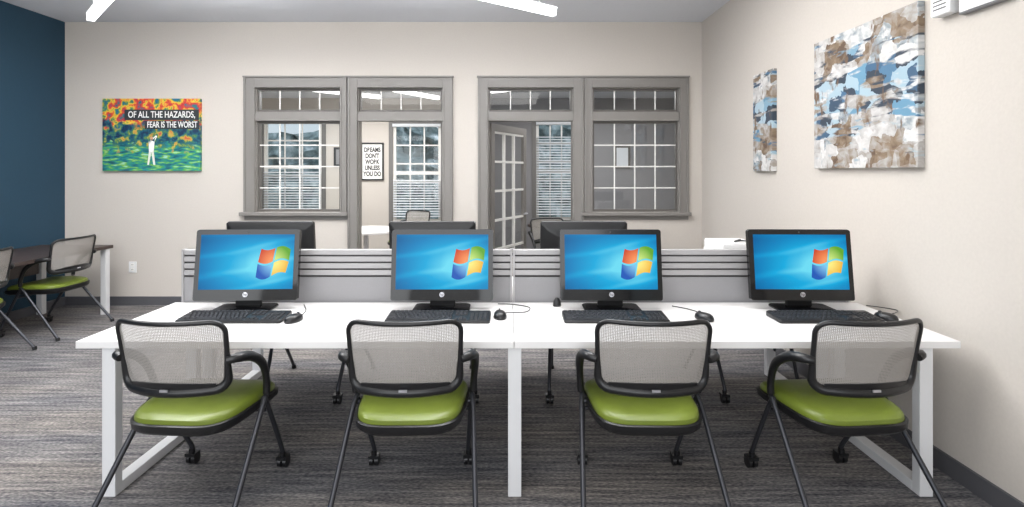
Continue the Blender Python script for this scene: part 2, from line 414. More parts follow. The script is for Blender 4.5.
def window(name, x0, x1, z0, z1, y, cols, rows, sash, munt, fw=0.03, mw=0.012, dep=0.04, blind=None):
    b = MB()
    b.box(x0, x0 + fw, y, y + dep, z0, z1, sash); b.box(x1 - fw, x1, y, y + dep, z0, z1, sash)
    b.box(x0 + fw, x1 - fw, y, y + dep, z0, z0 + fw, sash); b.box(x0 + fw, x1 - fw, y, y + dep, z1 - fw, z1, sash)
    o = b.obj(name, kind='structure')
    yg = y + dep / 2
    g = MB(); g.poly([(x0 + fw, yg, z0 + fw), (x1 - fw, yg, z0 + fw), (x1 - fw, yg, z1 - fw), (x0 + fw, yg, z1 - fw)], M_glass); g.obj('glass_pane', parent=o)
    if cols > 1 or rows > 1:
        m = MB(); yy = y + 0.004
        for i in range(1, cols):
            x = x0 + fw + (x1 - x0 - 2 * fw) * i / cols; m.box(x - mw / 2, x + mw / 2, yy, yy + 0.01, z0 + fw, z1 - fw, munt)
        for j in range(1, rows):
            z = z0 + fw + (z1 - z0 - 2 * fw) * j / rows; m.box(x0 + fw, x1 - fw, yy - 0.001, yy + 0.011, z - mw / 2, z + mw / 2, munt)
        m.obj('muntin_grid', parent=o)
    if blind:
        m = MB(); z = blind[0]
        while z < blind[1]:
            T = Matrix.Translation((0, y - 0.05, z)) @ Matrix.Rotation(math.radians(25), 4, 'X')
            m.box(x0 + 0.01, x1 - 0.01, -0.02, 0.02, -0.001, 0.001, M_blind, T); z += 0.045
        m.box(x0, x1, y - 0.08, y - 0.02, z1 - 0.05, z1, M_blind)
        m.obj('blind_slats', parent=o)
    return o
for nm, k in (('window_1', 'w1'), ('window_4', 'w2')):
    x0, x1, z0, z1 = ops[k]
    window(nm, x0, x1, z0, bz(121), DB + 0.03, 4, 4, M_sash, M_white_trim, mw=0.014)
window('window_2', ops['w1'][0], ops['w1'][1], bz(112), bz(88), DB + 0.03, 4, 1, M_sash, M_white_trim)
window('window_3', ops['d1'][0], ops['d1'][1], bz(112), bz(88), DB + 0.03, 4, 1, M_sash, M_white_trim)
window('window_5', ops['d2'][0], ops['d2'][1], bz(112), bz(88), DB + 0.03, 4, 1, M_sash, M_white_trim)
window('window_6', ops['w2'][0], ops['w2'][1], bz(112), bz(88), DB + 0.03, 4, 1, M_sash, M_white_trim)

# ---- rooms behind
def fx(px): return PX(px, DF)
def fz(py): return PZ(py, DF)
far = dict(a=(fx(264), fx(322), fz(214), fz(120)), b=(fx(393), fx(441), fz(222), fz(124)),
           c=(fx(536), fx(576), fz(220), fz(122)))
XP = bx(465)
b = MB(); holed(b, -4.7, XP, 0, 3.0, DF, DF + 0.12, [far['a'], far['b']], M_wall); b.obj('wall_far_office', kind='structure')
b = MB(); holed(b, XP, 3.6, 0, 3.0, DF, DF + 0.12, [far['c']], M_grey_wall); b.obj('wall_far_study', kind='structure')
b = MB(); b.box(XP - 0.05, XP + 0.05, DB + 0.12, DF, 0, 3.0, M_wall); b.obj('wall_partition', kind='structure')
b = MB(); b.box(-4.8, -4.7, DB + 0.12, DF + 0.12, 0, 3.0, M_wall); b.obj('wall_office_side', kind='structure')
b = MB(); b.box(3.5, 3.6, DB + 0.12, DF, 0, 3.0, M_grey_wall); b.obj('wall_study_side', kind='structure')
b = MB(); b.box(-4.8, 3.6, DB + 0.121, DF + 0.12, 2.85, 2.95, M_ceil); b.obj('ceiling_office', kind='structure')
b = MB(); b.box(XR + 0.1, 3.6, DB, DB + 0.12, 0, 3.0, M_grey_wall); b.obj('wall_study_front', kind='structure')
M_wintrim = mat('dark_window_casing', C(110, 108, 106), 0.5)
for i, k in enumerate(('a', 'b', 'c')):
    x0, x1, z0, z1 = far[k]
    window('window_%d' % (7 + i), x0, x1, z0, z1, DF + 0.02, 3, 5, M_white_trim, M_white_trim, fw=0.05, mw=0.025,
           blind=(z0 + 0.1, z0 + (z1 - z0) * (0.45 if k != 'c' else 0.85)))
    b = MB(); w = 0.07
    b.box(x0 - w, x0, DF - 0.02, DF, z0 - w, z1 + w, M_wintrim); b.box(x1, x1 + w, DF - 0.02, DF, z0 - w, z1 + w, M_wintrim)
    b.box(x0, x1, DF - 0.02, DF, z1, z1 + w, M_wintrim); b.box(x0, x1, DF - 0.02, DF, z0 - w, z0, M_wintrim)
    zm = (z0 + z1) / 2
    b.box(x0, x1, DF + 0.015, DF + 0.07, zm - 0.03, zm + 0.03, M_white_trim)
    b.obj('trim_%d' % (5 + i), kind='structure')

def leaf_mat():
    m, nt, bb = newmat('hedge_leaves'); bb.inputs['Roughness'].default_value = 0.8
    tc = nt.nodes.new('ShaderNodeTexCoord'); n = nt.nodes.new('ShaderNodeTexNoise'); n.inputs['Scale'].default_value = 3; n.inputs['Detail'].default_value = 8
    nt.links.new(tc.outputs['Object'], n.inputs['Vector'])
    r = ramp(nt, [(0.35, C(72, 92, 96)), (0.5, C(134, 156, 160)), (0.62, C(186, 202, 208)), (0.7, C(224, 234, 240))])
    nt.links.new(n.outputs['Fac'], r.inputs['Fac']); nt.links.new(r.outputs['Color'], bb.inputs['Base Color']); return m
M_leaf = leaf_mat()
b = MB(); nx, nz_ = 70, 18; G = []
for j in range(nz_ + 1):
    row = []
    for i in range(nx + 1):
        x = -10 + 14 * i / nx; z = 3.0 * j / nz_
        row.append(b.bm.verts.new((x, 13.5 + 0.35 * math.sin(x * 2.1) + random.uniform(-.25, .25) + 0.6 * (j / nz_) ** 2, z * (1 + 0.12 * math.sin(x * 1.3)) + random.uniform(-.05, .05) - 0.05)))
    G.append(row)
for j in range(nz_):
    for i in range(nx): b.face([G[j][i], G[j][i + 1], G[j + 1][i + 1], G[j + 1][i]], M_leaf)
hd = b.obj('hedge', smooth=True, stuff=True); hd['label'] = 'grey-green leafy hedge outside the far windows'; hd['category'] = 'hedge'
b = MB(); b.box(-14, 8, DF + 0.16, 16, -0.3, -0.02, mat('lawn', C(110, 122, 92), 0.9, noise=0.1, nscale=3)); b.obj('ground', kind='structure')

# French door, swung into the study
hx = ops['d2'][0] + 0.02
door = bpy.data.objects.new('door_1', None); coll.objects.link(door); door['kind'] = 'structure'
door.location = (hx, DB + 0.14, 0); door.rotation_euler = (0, 0, math.radians(62))
dw, dh = 0.95, 2.14
b = MB()
b.box(0, 0.08, -0.02, 0.02, 0.01, dh, M_trim); b.box(dw - 0.08, dw, -0.02, 0.02, 0.01, dh, M_trim)
b.box(0.08, dw - 0.08, -0.02, 0.02, dh - 0.09, dh, M_trim); b.box(0.08, dw - 0.08, -0.02, 0.02, 0.01, 0.24, M_trim)
b.obj('door_frame', parent=door)
b = MB()
for i in range(1, 3):
    x = 0.08 + (dw - 0.16) * i / 3; b.box(x - 0.016, x + 0.016, -0.016, 0.016, 0.24, dh - 0.09, M_white_trim)
for j in range(0, 6):
    z = 0.25 + (dh - 0.35) * j / 5; b.box(0.08, dw - 0.08, -0.015, 0.015, z - 0.014, z + 0.014, M_white_trim)
b.obj('muntin_grid', parent=door)
b = MB(); b.poly([(0.08, 0, 0.24), (dw - 0.08, 0, 0.24), (dw - 0.08, 0, dh - 0.09), (0.08, 0, dh - 0.09)], M_glass); b.obj('glass_pane', parent=door)
b = MB(); b.tube([(dw - 0.05, -0.02, 1.0), (dw - 0.05, -0.06, 1.0), (dw - 0.15, -0.06, 1.0)], 0.01, M_silver, 8); b.obj('door_handle', parent=door)

# ---------------------------------------------------------------- chair
def build_chair(loc, rz, label, group):
    e = thing('office_chair', label, 'chair', loc, rz, group)
    out = squircle(0.245, 0.252, 4.2, 48)
    def mod(p):
        q = p.copy(); t = max(0, p.y / 0.252); q.z -= 0.022 * t ** 3
        q.x *= 1 + 0.07 * p.y / 0.235; q.z -= 0.012 * (1 - (p.x / 0.25) ** 2) if p.z > 0.487 else 0
        q.y += 0.008; q.z -= 0.004
        return q
    b = MB(); b.layers(out, [(0.9, 0.44), (1.0, 0.447), (1.01, 0.462), (1.0, 0.478), (0.965, 0.491), (0.9, 0.498), (0.75, 0.502), (0.5, 0.503), (0.25, 0.503), (0.02, 0.503)], M_green, mod)
    b.obj('seat', parent=e, smooth=True, label='green vinyl seat cushion')
    b = MB(); b.layers(out, [(0.85, 0.402), (0.98, 0.409), (1.05, 0.428), (1.06, 0.456), (1.02, 0.460), (0.9, 0.446)], M_black, mod)
    b.obj('seat_shell', parent=e, smooth=True)
    W, Hh, R = 0.241, 0.156, 0.055
    def surf(x, v):
        u = x / W
        wv = 1.0 + 0.03 * v / Hh
        return Vector((x * wv, -0.285 - 0.045 * (v / Hh) * 0.6 + 0.07 * u * u, 0.757 + v))
    b = MB(); rr = rrect(W, Hh, R, 6)
    P = []
    for i in range(len(rr)):
        a = rr[i]; c = rr[(i + 1) % len(rr)]; L = math.hypot(c[0] - a[0], c[1] - a[1]); n = max(1, int(L / 0.035))
        for k in range(n): P.append((a[0] + (c[0] - a[0]) * k / n, a[1] + (c[1] - a[1]) * k / n))
    rad = [0.011 + 0.011 * max(0, min(1, (-p[1]) / Hh)) for p in P]
    b.tube([surf(*p) for p in P], rad, M_black, 10, closed=True)
    fr = b.obj('backrest', parent=e, smooth=True, label='curved black backrest frame')
    b = MB(); nu, nv = 24, 16; g = []
    for j in range(nv + 1):
        v = -Hh + 2 * Hh * j / nv; dd = max(0, abs(v) - (Hh - R)); hw = W - R + math.sqrt(max(0, R * R - dd * dd))
        g.append([b.bm.verts.new(surf(hw * (-1 + 2 * i / nu), v)) for i in range(nu + 1)])
    for j in range(nv):
        for i in range(nu): b.face([g[j][i], g[j][i + 1], g[j + 1][i + 1], g[j + 1][i]], M_mesh)
    b.obj('mesh_panel', parent=fr, smooth=True, label='light grey woven mesh panel')
    b = MB(); n = 14; lo = []; hi = []
    for i in range(n + 1):
        x = -0.2 + 0.40 * i / n; lo.append(surf(x, -Hh + 0.0)); hi.append(surf(x, -Hh + 0.045 - 0.014 * abs(x / 0.19) ** 2))
    ra = []
    for off in (-0.008, 0.008):
        vl = [b.bm.verts.new(p + Vector((0, off, 0))) for p in lo]; vh = [b.bm.verts.new(p + Vector((0, off, 0))) for p in hi]
        ra.append((vl, vh))
        for i in range(n): b.face([vl[i], vl[i + 1], vh[i + 1], vh[i]], M_black)
    for i in range(n): b.face([ra[0][1][i], ra[0][1][i + 1], ra[1][1][i + 1], ra[1][1][i]], M_black)
    b.obj('lower_rail', parent=fr, smooth=True)
    b = MB(); pm = surf(0, -Hh + 0.018); b.box(-0.018, 0.018, pm.y - 0.024, pm.y - 0.018, pm.z - 0.006, pm.z + 0.004, M_silver)
    b.obj('maker_tag', parent=fr)
    for sgn in (-1, 1):
        b = MB()
        path = smooth_path([(sgn * 0.245, -0.225, 0.735), (sgn * 0.280, -0.20, 0.74), (sgn * 0.296, -0.12, 0.72), (sgn * 0.298, -0.03, 0.655), (sgn * 0.290, 0.02, 0.56), (sgn * 0.285, 0.03, 0.49)], 5)
        rad = [0.017 + 0.005 * math.sin(math.pi * min(1, i / (len(path) * 0.7))) for i in range(len(path))]
        b.tube(path, rad, M_black, 10); b.obj('armrest', parent=e, smooth=True)
        b = MB(); b.tube(smooth_path([(sgn * 0.278, 0.04, 0.475), (sgn * 0.288, -0.03, 0.415), (sgn * 0.318, -0.36, 0.02)], 5), 0.0125, M_tube, 10)
        b.cyl((sgn * 0.319, -0.365, 0.0), (sgn * 0.318, -0.36, 0.03), 0.018, M_black, 12)
        b.obj('rear_leg', parent=e, smooth=True)
        b = MB(); b.tube(smooth_path([(sgn * 0.278, 0.02, 0.47), (sgn * 0.270, 0.08, 0.39), (sgn * 0.25, 0.24, 0.12), (sgn * 0.25, 0.255, 0.075)], 5), 0.0125, M_tube, 10)
        lg = b.obj('front_leg', parent=e, smooth=True)
        b = MB()
        for o_ in (-0.014, 0.014):
            b.cyl((sgn * 0.25 + o_ - 0.009, 0.265, 0.028), (sgn * 0.25 + o_ + 0.009, 0.265, 0.028), 0.028, M_black, 18)
        b.cyl((sgn * 0.25, 0.255, 0.04), (sgn * 0.25, 0.255, 0.085), 0.015, M_black, 12)
        b.box(sgn * 0.25 - 0.027, sgn * 0.25 + 0.027, 0.235, 0.285, 0.045, 0.062, M_black)
        b.obj('caster', parent=lg, smooth=True)
    b = MB()
    b.cyl((-0.28, 0.03, 0.44), (0.28, 0.03, 0.44), 0.012, M_tube, 10)
    b.cyl((-0.268, 0.10, 0.375), (0.268, 0.10, 0.375), 0.010, M_tube, 10)
    b.box(-0.05, 0.05, -0.12, 0.12, 0.375, 0.41, M_black)
    b.obj('seat_support', parent=e, smooth=True)
    return e
DC = 2.53
g1 = 'mesh-back chairs at the white desk'
ch = build_chair((-1.455, DC, 0), math.radians(-4), 'mesh-back chair with green seat, beside open desk leg frame', g1)
put(ch, (-0.455, DC, 0), math.radians(1), 'mesh-back chair with green seat pushed squarely to white desk')
put(ch, (0.64, DC, 0), math.radians(-1), 'mesh-back chair with green seat tucked at white desk')
put(ch, (1.555, DC, 0), math.radians(5), 'mesh-back chair with green seat beside the beige wall')
for x in (-1.39, 0.03, 1.72):
    put(ch, (x, 3.80, 0), math.pi + random.uniform(-.05, .05), 'black mesh-back chair tucked under the far desk behind panel', 'chairs on the far side of the desk')
put(ch, (-4.50, 5.17, 0), math.radians(88), 'mesh-back chair with green seat at dark wood desk', 'chairs at the dark wall desk')
put(ch, (-4.50, 4.27, 0), math.radians(92), 'mesh-back chair with green seat, partly cropped, at wall desk', 'chairs at the dark wall desk')
put(ch, (0.62, 7.0, 0), math.radians(200), 'black mesh-back chair in the glazed room by window', 'chairs in the glazed room')

# ---------------------------------------------------------------- desks
def bench(y0, y1, front, label):
    xa, xb, xm = -2.06, 2.157, 0.029
    e = thing('bench_desk', label, 'desk', ((xa + xb) / 2, (y0 + y1) / 2, 0), 0, 'white bench desks')
    for a, c in ((xa, xm - 0.0015), (xm + 0.0015, xb)):
        b = MB(); b.box(a, c, y0, y1, 0.716, 0.75, M_desk); b.obj('desktop', parent=e, world=True, bevel=0.002)
    for x in (-1.914, 0.032, 2.005):
        b = MB(); w = 0.032
        ya, yb = (y0 + 0.015, y1 - 0.03) if front else (y0 + 0.03, y1 - 0.015)
        b.box(x - w, x + w, ya, ya + 0.05, 0, 0.716, M_legw); b.box(x - w, x + w, yb - 0.05, yb, 0, 0.716, M_legw)
        b.box(x - w, x + w, ya + 0.05, yb - 0.05, 0, 0.05, M_legw); b.box(x - w, x + w, ya + 0.05, yb - 0.05, 0.672, 0.716, M_legw)
        b.obj('leg_frame', parent=e, world=True, bevel=0.003)
    yr = y1 - 0.12 if front else y0 + 0.08
    for a, c in ((-1.88, 0.0), (0.064, 1.97)):
        b = MB(); b.box(a, c, yr, yr + 0.04, 0.66, 0.712, M_legw); b.obj('cross_rail', parent=e, world=True)
    return e
bench(2.5, 3.25, True, 'long white bench desk with square white leg frames')
bench(3.31, 4.06, False, 'white bench desk on the far side of grey panel')

def panel(xa, xb):
    e = thing('privacy_panel', 'low grey slatted privacy panel between the white desks', 'desk divider', ((xa + xb) / 2, 3.28, 0.66), 0, 'grey privacy panels')
    zt = 1.074
    b = MB(); b.box(xa, xb, 3.262, 3.298, 0.66, zt - 0.17, M_panel)
    b.box(xa, xb, 3.268, 3.292, zt - 0.17, zt - 0.01, M_groove); b.obj('panel_body', parent=e, world=True, bevel=0.002)
    for j in range(4):
        z = zt - 0.042 * j
        b = MB(); b.box(xa, xb, 3.258, 3.302, z - 0.032, z, M_panel_l); b.obj('rail', parent=e, world=True, bevel=0.004)
    for a in (xa - 0.012, xb):
        b = MB(); b.box(a, a + 0.012, 3.256, 3.304, 0.66, zt + 0.003, M_panel_l)
        b.obj('end_post', parent=e, world=True)
panel(-2.013, 0.014); panel(0.043, 2.10)

# ---------------------------------------------------------------- computers
def build_computer(loc, rz, label, group):
    e = thing('desktop_computer', label, 'computer', loc, rz, group)
    hw = 0.300; hh = 0.412
    b = MB(); out = rrect(hw, hh / 2, 0.012, 4)
    ya, yb = -0.012, 0.022
    A = [b.bm.verts.new((x, ya, z + hh / 2)) for x, z in out]; Bv = [b.bm.verts.new((x, yb, z + hh / 2)) for x, z in out]
    Cv = [b.bm.verts.new((x * 0.86, yb + 0.03, z * 0.8 + hh / 2)) for x, z in out]; n = len(out)
    for k in range(n):
        b.face([A[k], A[(k + 1) % n], Bv[(k + 1) % n], Bv[k]], M_gloss)
        b.face([Bv[k], Bv[(k + 1) % n], Cv[(k + 1) % n], Cv[k]], M_black)
    b.face(A, M_gloss); b.face(Cv[::-1], M_black)
    for k in range(9): b.box(-0.16, 0.16, 0.052, 0.0535, 0.27 + k * 0.01, 0.274 + k * 0.01, M_darkgrey)
    b.box(-hw + 0.01, hw - 0.01, -0.006, 0.02, hh, hh + 0.003, M_darkgrey)
    d = b.obj('display', parent=e, smooth=True, loc=(0, 0, 0.052)); d.rotation_euler = (math.radians(-7), 0, 0)
    b = MB(); b.box(-hw + 0.028, hw - 0.028, -0.0135, -0.0125, 0.064, hh - 0.028, M_screen); b.obj('screen', parent=d, label='glowing blue screen')
    b = MB(); S = 0.090
    def wp(u, v, y=-0.0155):
        return (LCX + S * (u + 0.16 * v) * (1 - 0.05 * v * v), y, LCZ + S * (0.98 * v * (1 - 0.10 * u) * (1 - 0.1 * u * u) + 0.18 * math.sin(u * math.pi * 0.9)))
    for (u0, u1, v0, v1, m) in ((-1, -.05, .06, .95, M_lr), (.05, 1, .06, .95, M_lg), (-1, -.05, -.95, -.06, M_lb), (.05, 1, -.95, -.06, M_ly)):
        n = 8
        for i in range(n):
            ua = u0 + (u1 - u0) * i / n; ub = u0 + (u1 - u0) * (i + 1) / n
            b.poly([wp(ua, v0), wp(ub, v0), wp(ub, v1), wp(ua, v1)], m)
    b.obj('screen_logo', parent=d, label='red, green, blue and yellow waving flag emblem')
    b = MB(); b.cyl((0, -0.0145, 0.034), (0, -0.0125, 0.034), 0.0145, M_silver, 24); b.obj('bezel_emblem', parent=d, label='round silver emblem')
    text_obj('emblem_letters', 'hp', 0.022, M_gloss, d, (0, -0.0155, 0.035), (math.radians(90), 0, 0))
    b = MB(); b.cyl((0, -0.0135, hh - 0.014), (0, -0.0122, hh - 0.014), 0.004, M_darkgrey, 12); b.obj('webcam', parent=d)
    b = MB(); b.box(-0.075, 0.075, 0.03, 0.055, 0.01, 0.20, M_black); b.box(-0.06, 0.06, 0.05, 0.068, 0.10, 0.24, M_black)
    b.obj('stand_neck', parent=e, bevel=0.005)
    b = MB(); b.layers(rrect(0.165, 0.09, 0.03), [(0.98, 0.0), (1.0, 0.003), (1.0, 0.010), (0.97, 0.014)], M_gloss); b.obj('stand_base', parent=e, smooth=True)
    return e
YM = 3.09
g2 = 'all-in-one computers on the near desk'
pc = build_computer((PX(244, 3.07), YM, 0.75), math.radians(2.5), 'black all-in-one computer with blue desktop screen on white desk', g2)
for p, a in ((441.5, 0.5), (612, -0.5), (804, -1.5)): put(pc, (PX(p, 3.07), YM, 0.75), math.radians(a))
for p in (275.5, 434, 582):
    put(pc, (PX(p, 3.72), 3.70, 0.75), math.pi, 'black all-in-one computer seen from behind on far desk', 'computers on the far desk')

def build_keyboard(loc, rz):
    e = thing('keyboard', 'black full-size keyboard on the white desk', 'keyboard', loc, rz, 'keyboards on the white desk')
    W = 0.282
    b = MB(); b.layers([(x, y) for x, y in rrect(W, 0.08, 0.01, 3)], [(0.99, 0.0), (1, 0.003), (1, 0.013), (0.985, 0.017)], M_black,
                       lambda p: Vector((p.x, p.y, p.z + (0.012 * (p.y + 0.08) / 0.16 if p.z > 0.005 else 0))))
    b.obj('keyboard_body', parent=e, smooth=True)
    b = MB()
    def key(x, y, w, d=0.019):
        z = 0.016 + 0.012 * (y + 0.08) / 0.16
        x0, x1, y0, y1 = x, x + w - 0.0035, y, y + d
        lo = [b.bm.verts.new(p) for p in ((x0, y0, z), (x1, y0, z), (x1, y1, z), (x0, y1, z))]
        i = 0.002; hi = [b.bm.verts.new(p) for p in ((x0 + i, y0 + i, z + .007), (x1 - i, y0 + i, z + .007), (x1 - i, y1 - i, z + .007), (x0 + i, y1 - i, z + .007))]
        b.face(hi, M_key)
        for k in range(4): b.face([lo[k], lo[(k + 1) % 4], hi[(k + 1) % 4], hi[k]], M_key)
    rows = [-0.068, -0.045, -0.022, 0.001, 0.024, 0.052]; kw = 0.0238
    for ri, y in enumerate(rows):
        x = -0.272
        if ri == 0:
            for w in (1.5, 1.2, 1.2, 5.6, 1.2, 1.2, 1.2, 1.5): key(x, y, w * kw); x += w * kw
        else:
            first = {1: 2.2, 2: 1.8, 3: 1.5, 4: 1.0, 5: 1.0}[ri]; key(x, y, first * kw); x += first * kw
            while x < 0.048: key(x, y, kw); x += kw
            key(x, y, max(0.016, 0.075 - x))
        for c in range(3):
            if ri in (0, 3, 4, 5) or (ri == 1 and c == 1): key(0.088 + c * kw, y, kw)
        for c in range(4):
            if ri < 5: key(0.172 + c * kw, y, kw)
    b.obj('keys', parent=e, stuff=True, label='rows of dark grey keys')
    return e
DK = 2.875
kb = build_keyboard((PX(235, DK), DK, 0.75), 0)
for p in (439, 614.5, 824): put(kb, (PX(p, DK), DK, 0.75), math.radians(random.uniform(-1.5, 0.5)))

def build_mouse(px, d, rz, cable):
    e = thing('computer_mouse', 'black wired mouse on the white desk', 'mouse', (PX(px, d), d, 0.75), rz, 'computer mice on the white desk')
    b = MB()
    out = [(0.036 * math.cos(a) * (1 - 0.12 * math.sin(a)), 0.06 * math.sin(a)) for a in [2 * math.pi * k / 24 for k in range(24)]]
    b.layers(out, [(0.94, 0), (1, 0.006), (0.98, 0.016), (0.88, 0.027), (0.7, 0.034), (0.4, 0.038), (0.05, 0.039)], M_black)
    b.obj('mouse_body', parent=e, smooth=True)
    b = MB(); b.cyl((-0.004, 0.03, 0.034), (0.004, 0.03, 0.034), 0.009, M_darkgrey, 14); b.obj('scroll_wheel', parent=e, smooth=True)
    b = MB(); loc = e.location
    pts = [(PX(x, dd) - loc.x, dd - loc.y, 0.0035) for x, dd in cable]
    R = Matrix.Rotation(-rz, 3, 'Z'); pts = [(0, 0.058, 0.008)] + [tuple(R @ Vector(p)) for p in pts]
    b.tube(smooth_path(pts, 8), 0.0028, M_black, 6); b.obj('cable', parent=e, smooth=True)
build_mouse(294, 2.84, -0.35, [(302, 2.95), (306, 3.05), (304, 3.18)])
build_mouse(500, 2.91, 0.1, [(508, 3.0), (526, 3.02), (529, 3.12), (512, 3.19), (498, 3.2)])
build_mouse(704, 2.87, 0.5, [(700, 2.99), (688, 3.08), (672, 3.15)])
build_mouse(886, 2.87, 0.5, [(893, 2.98), (897, 3.05), (880, 3.12), (866, 3.16)])
e = thing('cable_hub', 'small black puck-shaped hub on the white desk', 'electronics', (PX(557, 3.16), 3.16, 0.75))
b = MB(); b.layers(squircle(0.025, 0.02, 2.5, 20), [(0.95, 0), (1, 0.004), (0.9, 0.03), (0.5, 0.045), (0.3, 0.05)], M_black); b.obj('hub_body', parent=e, smooth=True)

e = thing('printer', 'compact white printer on far desk behind the panel', 'printer', (PX(731, 3.75), 3.75, 0.75), 0)
b = MB(); b.layers(rrect(0.14, 0.17, 0.02), [(0.98, 0), (1, 0.01), (1, 0.24), (0.97, 0.26)], M_white); b.obj('printer_body', parent=e, smooth=True)
b = MB(); b.layers(rrect(0.135, 0.165, 0.02), [(1, 0.262), (1, 0.30), (0.97, 0.315)], M_white); b.obj('scanner_lid', parent=e, smooth=True)
b = MB(); b.box(-0.11, 0.11, 0.16, 0.22, 0.08, 0.09, M_darkgrey); b.obj('paper_tray', parent=e)
b = MB(); b.tube(smooth_path([(0.06, -0.02, 0.325), (0.04, -0.05, 0.33), (-0.01, -0.08, 0.322), (0.03, -0.1, 0.33), (0.09, -0.06, 0.322)], 5), 0.005, M_black, 6); b.obj('cable', parent=e, smooth=True)

# ---------------------------------------------------------------- dark desk on left wall
e = thing('wall_desk', 'dark wood topped desk with pale legs along teal wall', 'desk', (-4.78, 4.7, 0))
b = MB(); b.box(-5.17, -4.375, 3.5, 5.82, 0.715, 0.75, M_brown); b.obj('desktop', parent=e, world=True, bevel=0.003)
for (x, y) in ((-4.42, 5.76), (-5.12, 5.76), (-4.42, 3.56), (-5.12, 3.56)):
    b = MB(); b.box(x - 0.03, x + 0.03, y - 0.03, y + 0.03, 0, 0.715, M_legw); b.obj('leg', parent=e, world=True, bevel=0.003)
b = MB(); b.box(-5.14, -5.11, 3.6, 5.72, 0.45, 0.70, M_brown); b.obj('modesty_panel', parent=e, world=True)

# ---------------------------------------------------------------- wall art
M_golf = golf_mat()
ax, az = PX(153.5, DB), PZ(135, DB)
e = thing('wall_poster', 'autumn lakeside golf canvas print with motivational wording', 'poster', (ax, DB - 0.02, az))
w, h = 97 / 85.4 / 2, 72 / 85.4 / 2
b = MB(); b.box(-w, w, -0.02, 0.02, -h, h, M_golf); b.obj('canvas', parent=e, bevel=0.002)
def pz_(py): return PZ(py, DB) - az
def px_(px): return PX(px, DB) - ax
b = MB(); b.box(px_(127), px_(201), -0.0215, -0.0205, pz_(120.5), pz_(110), M_strip); b.obj('text_band', parent=e)
b = MB(); b.box(px_(147), px_(201.5), -0.0215, -0.0205, pz_(129.5), pz_(121), M_strip); b.obj('text_band', parent=e)
text_obj('lettering', 'OF ALL THE HAZARDS,', 0.105, M_text, e, (px_(164), -0.0225, pz_(115.2)), (math.radians(90), 0, 0), sx=0.72, bold=0.001)
text_obj('lettering', 'FEAR IS THE WORST', 0.10, M_text, e, (px_(174.5), -0.0225, pz_(125.2)), (math.radians(90), 0, 0), sx=0.64, bold=0.001)
b = MB()
def flat(pts, m): b.poly([(x, -0.0225, z) for x, z in pts], m)
gx, gz = px_(154), pz_(165)
M_skin = mat('figure_print_skin', C(196, 150, 120), 0.6); M_trs = mat('figure_print_trousers', C(225, 225, 215), 0.6)
flat([(gx - 0.05, gz), (gx - 0.03, gz), (gx - 0.002, gz + 0.15), (gx - 0.03, gz + 0.16)], M_trs)
flat([(gx + 0.02, gz), (gx + 0.045, gz), (gx + 0.025, gz + 0.16), (gx - 0.002, gz + 0.15)], M_trs)
flat([(gx - 0.03, gz + 0.15), (gx + 0.025, gz + 0.15), (gx + 0.035, gz + 0.27), (gx + 0.0, gz + 0.285), (gx - 0.035, gz + 0.27)], M_text)
flat([(gx + 0.03, gz + 0.27), (gx + 0.02, gz + 0.25), (gx + 0.065, gz + 0.33), (gx + 0.055, gz + 0.345)], M_text)
flat([(gx - 0.03, gz + 0.27), (gx - 0.03, gz + 0.245), (gx + 0.055, gz + 0.335), (gx + 0.05, gz + 0.345)], M_text)
flat([(gx + 0.05, gz + 0.345), (gx + 0.058, gz + 0.345), (gx - 0.07, gz + 0.385), (gx - 0.072, gz + 0.378)], M_strip)
flat([(gx + 0.02 * math.cos(a), gz + 0.308 + 0.024 * math.sin(a)) for a in [k * math.pi / 5 for k in range(10)]], M_skin)
b.obj('printed_golfer', parent=e, label='printed golfer in white finishing a swing')

def canvas(pa, pb, z0, z1, seed, label):
    ya = XR * F / (pb - X0); yb = 2.232 * F / (pa - X0)
    e = thing('wall_art', label, 'painting', (XR, (ya + yb) / 2, (z0 + z1) / 2), 0)
    M = abstract_mat(seed)
    b = MB(); b.box(-0.038, -0.0, -(yb - ya) / 2, (yb - ya) / 2, -(z1 - z0) / 2, (z1 - z0) / 2, M); b.obj('canvas', parent=e, bevel=0.003)
canvas(814, 925, 1.582, 2.49, 2.0, 'large abstract canvas in white, brown and blue')
canvas(753, 777, 1.565, 2.432, 11.0, 'narrow abstract canvas in grey, white and brown')

e = thing('emergency_light', 'white wall-mounted emergency light box with vent slots', 'light', (XR, 2.69, 2.50))
b = MB(); b.box(-0.06, 0, -0.06, 0.06, -0.14, 0.13, M_white); b.obj('housing', parent=e, bevel=0.008)
b = MB()
for k in range(4): b.box(-0.061, -0.058, -0.04, 0.04, -0.11 + 0.02 * k, -0.104 + 0.02 * k, M_darkgrey)
b.obj('vent_slots', parent=e)
M_rim = mat('grey_rim', C(120, 120, 122), 0.4)
e = thing('wall_panel', 'white rectangular wall board with thin grey rim', 'board', (XR, 2.475, 2.5))
b = MB(); b.box(-0.035, 0, -0.13, 0.13, -0.165, 0.17, M_rim); b.obj('rim', parent=e, bevel=0.004)
b = MB(); b.box(-0.04, -0.035, -0.12, 0.12, -0.155, 0.16, M_white); b.obj('panel_face', parent=e)

